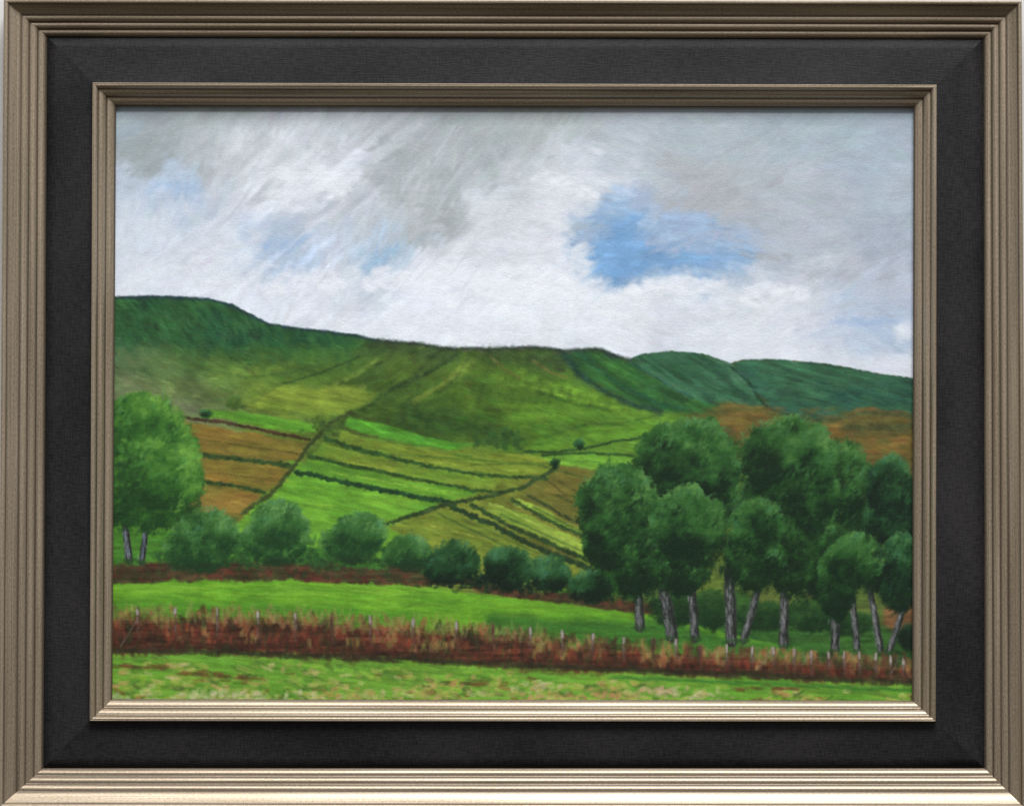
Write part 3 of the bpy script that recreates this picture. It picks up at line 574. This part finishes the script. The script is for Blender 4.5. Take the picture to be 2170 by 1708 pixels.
prof_in = reed_profile(30, 13.5, [(.05,.26,29.6,26.0,1.5),(.29,.60,25.0,19.6,1.4),(.63,.97,18.6,13.8,1.3)], 16)
prof_lin = [(0, 14, 18, 0), (0, 18, 18, 0), (.25, 19.2, 19.2, 0), (.5, 20.4, 20.4, 0), (.75, 21.7, 21.7, 0), (1, 23, 23, 0)]
sd = ['top', 'right', 'bottom', 'left']
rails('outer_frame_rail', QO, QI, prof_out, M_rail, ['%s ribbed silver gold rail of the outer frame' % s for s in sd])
rails('liner_panel', LO, LI, prof_lin, M_liner, ['%s charcoal linen panel between the two frames' % s for s in sd])
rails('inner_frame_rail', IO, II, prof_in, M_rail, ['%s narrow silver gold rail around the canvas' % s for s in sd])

# canvas ----------------------------------------------------------
HC = .0085
HT = HT+FX*.06
Hs = HT.copy(); Hs[1:-1, 1:-1] = (HT[1:-1, 1:-1]*2+HT[:-2, 1:-1]+HT[2:, 1:-1]+HT[1:-1, :-2]+HT[1:-1, 2:])/6
hgt = HC+np.clip(Hs, -1, 2)*.00014
f = (D-HC)/D
VX = (XX-1085)*K*f; VZ = ZC+(854-YY)*K*f-ZB; VY = -hgt
V = np.stack([VX, VY, VZ], -1).reshape(-1, 3).astype(np.float32)
lin = np.where(P <= .04045, P/12.92, ((P+.055)/1.055)**2.4)
COL = np.concatenate([lin, np.ones((H, W, 1))], -1).reshape(-1, 4).astype(np.float32)
idx = np.arange(H*W).reshape(H, W)
quads = np.stack([idx[:-1, :-1], idx[1:, :-1], idx[1:, 1:], idx[:-1, 1:]], -1).reshape(-1, 4)
fid = ID[:-1, :-1].reshape(-1)
def region_mesh(name, sel):
    q = quads[sel]; u, inv = np.unique(q, return_inverse=True); inv = inv.reshape(-1).astype(np.int32)
    me = bpy.data.meshes.new(name)
    me.vertices.add(len(u)); me.vertices.foreach_set('co', V[u].ravel())
    me.loops.add(len(inv)); me.loops.foreach_set('vertex_index', inv)
    n = len(q); me.polygons.add(n); me.polygons.foreach_set('loop_start', np.arange(n, dtype=np.int32)*4)
    me.update(calc_edges=True)
    me.polygons.foreach_set('use_smooth', np.ones(n, bool))
    at = me.color_attributes.new('pigment', 'FLOAT_COLOR', 'POINT'); at.data.foreach_set('color', COL[u].ravel())
    me.update(); return me
canvas = link('canvas', region_mesh('canvas', fid == 0), M_paint, root)
for k, (name, label) in NAMES.items():
    sel = fid == k
    if sel.sum() < 12: print('tiny', k, label, sel.sum()); continue
    link(name, region_mesh(name, sel), M_paint, canvas, label)
me = bpy.data.meshes.new('backing_board')
c = [wp(120, 100, .0), wp(2060, 100, .0), wp(2060, 1610, .0), wp(120, 1610, .0)]
v = [(x, -.002, z) for x, y, z in c]+[(x, -.006, z) for x, y, z in c]
me.from_pydata(v, [], [(4, 7, 6, 5), (0, 1, 2, 3), (0, 4, 5, 1), (1, 5, 6, 2), (2, 6, 7, 3), (3, 7, 4, 0)]); me.update()
mb_, nt, b = mat('brown_board'); b.inputs['Base Color'].default_value = (.2, .14, .08, 1)
link('backing_board', me, mb_, root)

# wall ------------------------------------------------------------
mw, nt, b = mat('pale_plaster')
nz = nd(nt, 'ShaderNodeTexNoise'); nz.inputs['Scale'].default_value = 60; nz.inputs['Detail'].default_value = 5
r = nd(nt, 'ShaderNodeValToRGB'); r.color_ramp.elements[0].color = (.58, .57, .54, 1); r.color_ramp.elements[1].color = (.70, .69, .66, 1)
nt.links.new(nz.outputs['Fac'], r.inputs[0]); nt.links.new(r.outputs[0], b.inputs['Base Color'])
bp = nd(nt, 'ShaderNodeBump'); bp.inputs['Strength'].default_value = .2; nt.links.new(nz.outputs['Fac'], bp.inputs['Height']); nt.links.new(bp.outputs[0], b.inputs['Normal'])
b.inputs['Roughness'].default_value = .9
me = bpy.data.meshes.new('wall'); me.from_pydata([(-3, .001, 0), (3, .001, 0), (3, .001, 3.2), (-3, .001, 3.2)], [], [(0, 1, 2, 3)]); me.materials.append(mw)
w = bpy.data.objects.new('wall', me); C.objects.link(w); w['kind'] = 'structure'; w['label'] = 'pale plaster wall behind the frame'; w['category'] = 'wall'

# light -----------------------------------------------------------
wd = bpy.data.worlds.new('World'); bpy.context.scene.world = wd; wd.use_nodes = True
nt = wd.node_tree; bg = nt.nodes['Background']
tc = nd(nt, 'ShaderNodeTexCoord'); sp = nd(nt, 'ShaderNodeSeparateXYZ'); nt.links.new(tc.outputs['Generated'], sp.inputs[0])
mr = nd(nt, 'ShaderNodeMapRange'); mr.inputs['From Min'].default_value = -.6; mr.inputs['From Max'].default_value = .8; nt.links.new(sp.outputs['Z'], mr.inputs[0])
r = nd(nt, 'ShaderNodeValToRGB'); e = r.color_ramp.elements
e[0].color = (.06, .048, .035, 1); e[1].color = (.54, .57, .66, 1); x = e.new(.42); x.color = (.29, .28, .265, 1)
nt.links.new(mr.outputs[0], r.inputs[0]); nt.links.new(r.outputs[0], bg.inputs['Color']); bg.inputs['Strength'].default_value = 1.0
from mathutils import Vector
def area(name, loc, tgt, sx, sy, e, col):
    l = bpy.data.lights.new(name, 'AREA'); l.shape = 'RECTANGLE'; l.size = sx; l.size_y = sy; l.energy = e; l.color = col
    o = bpy.data.objects.new(name, l); C.objects.link(o); o.location = loc
    o.rotation_euler = (Vector(tgt)-Vector(loc)).to_track_quat('-Z', 'Y').to_euler(); return o
area('window_light', (.5, -2.9, 5.6), (0, 0, 1.5), 2.6, 1.6, 335, (.985, .985, 1))

cam = bpy.data.cameras.new('Camera'); co = bpy.data.objects.new('Camera', cam); C.objects.link(co)
co.location = (0, -D, ZC); co.rotation_euler = (math.radians(90), 0, 0)
cam.sensor_width = 36; cam.lens = 36*D/(2170*K); cam.clip_end = 100
sc = bpy.context.scene; sc.camera = co
sc.view_settings.view_transform = 'Standard'; sc.view_settings.look = 'None'; sc.view_settings.exposure = 0
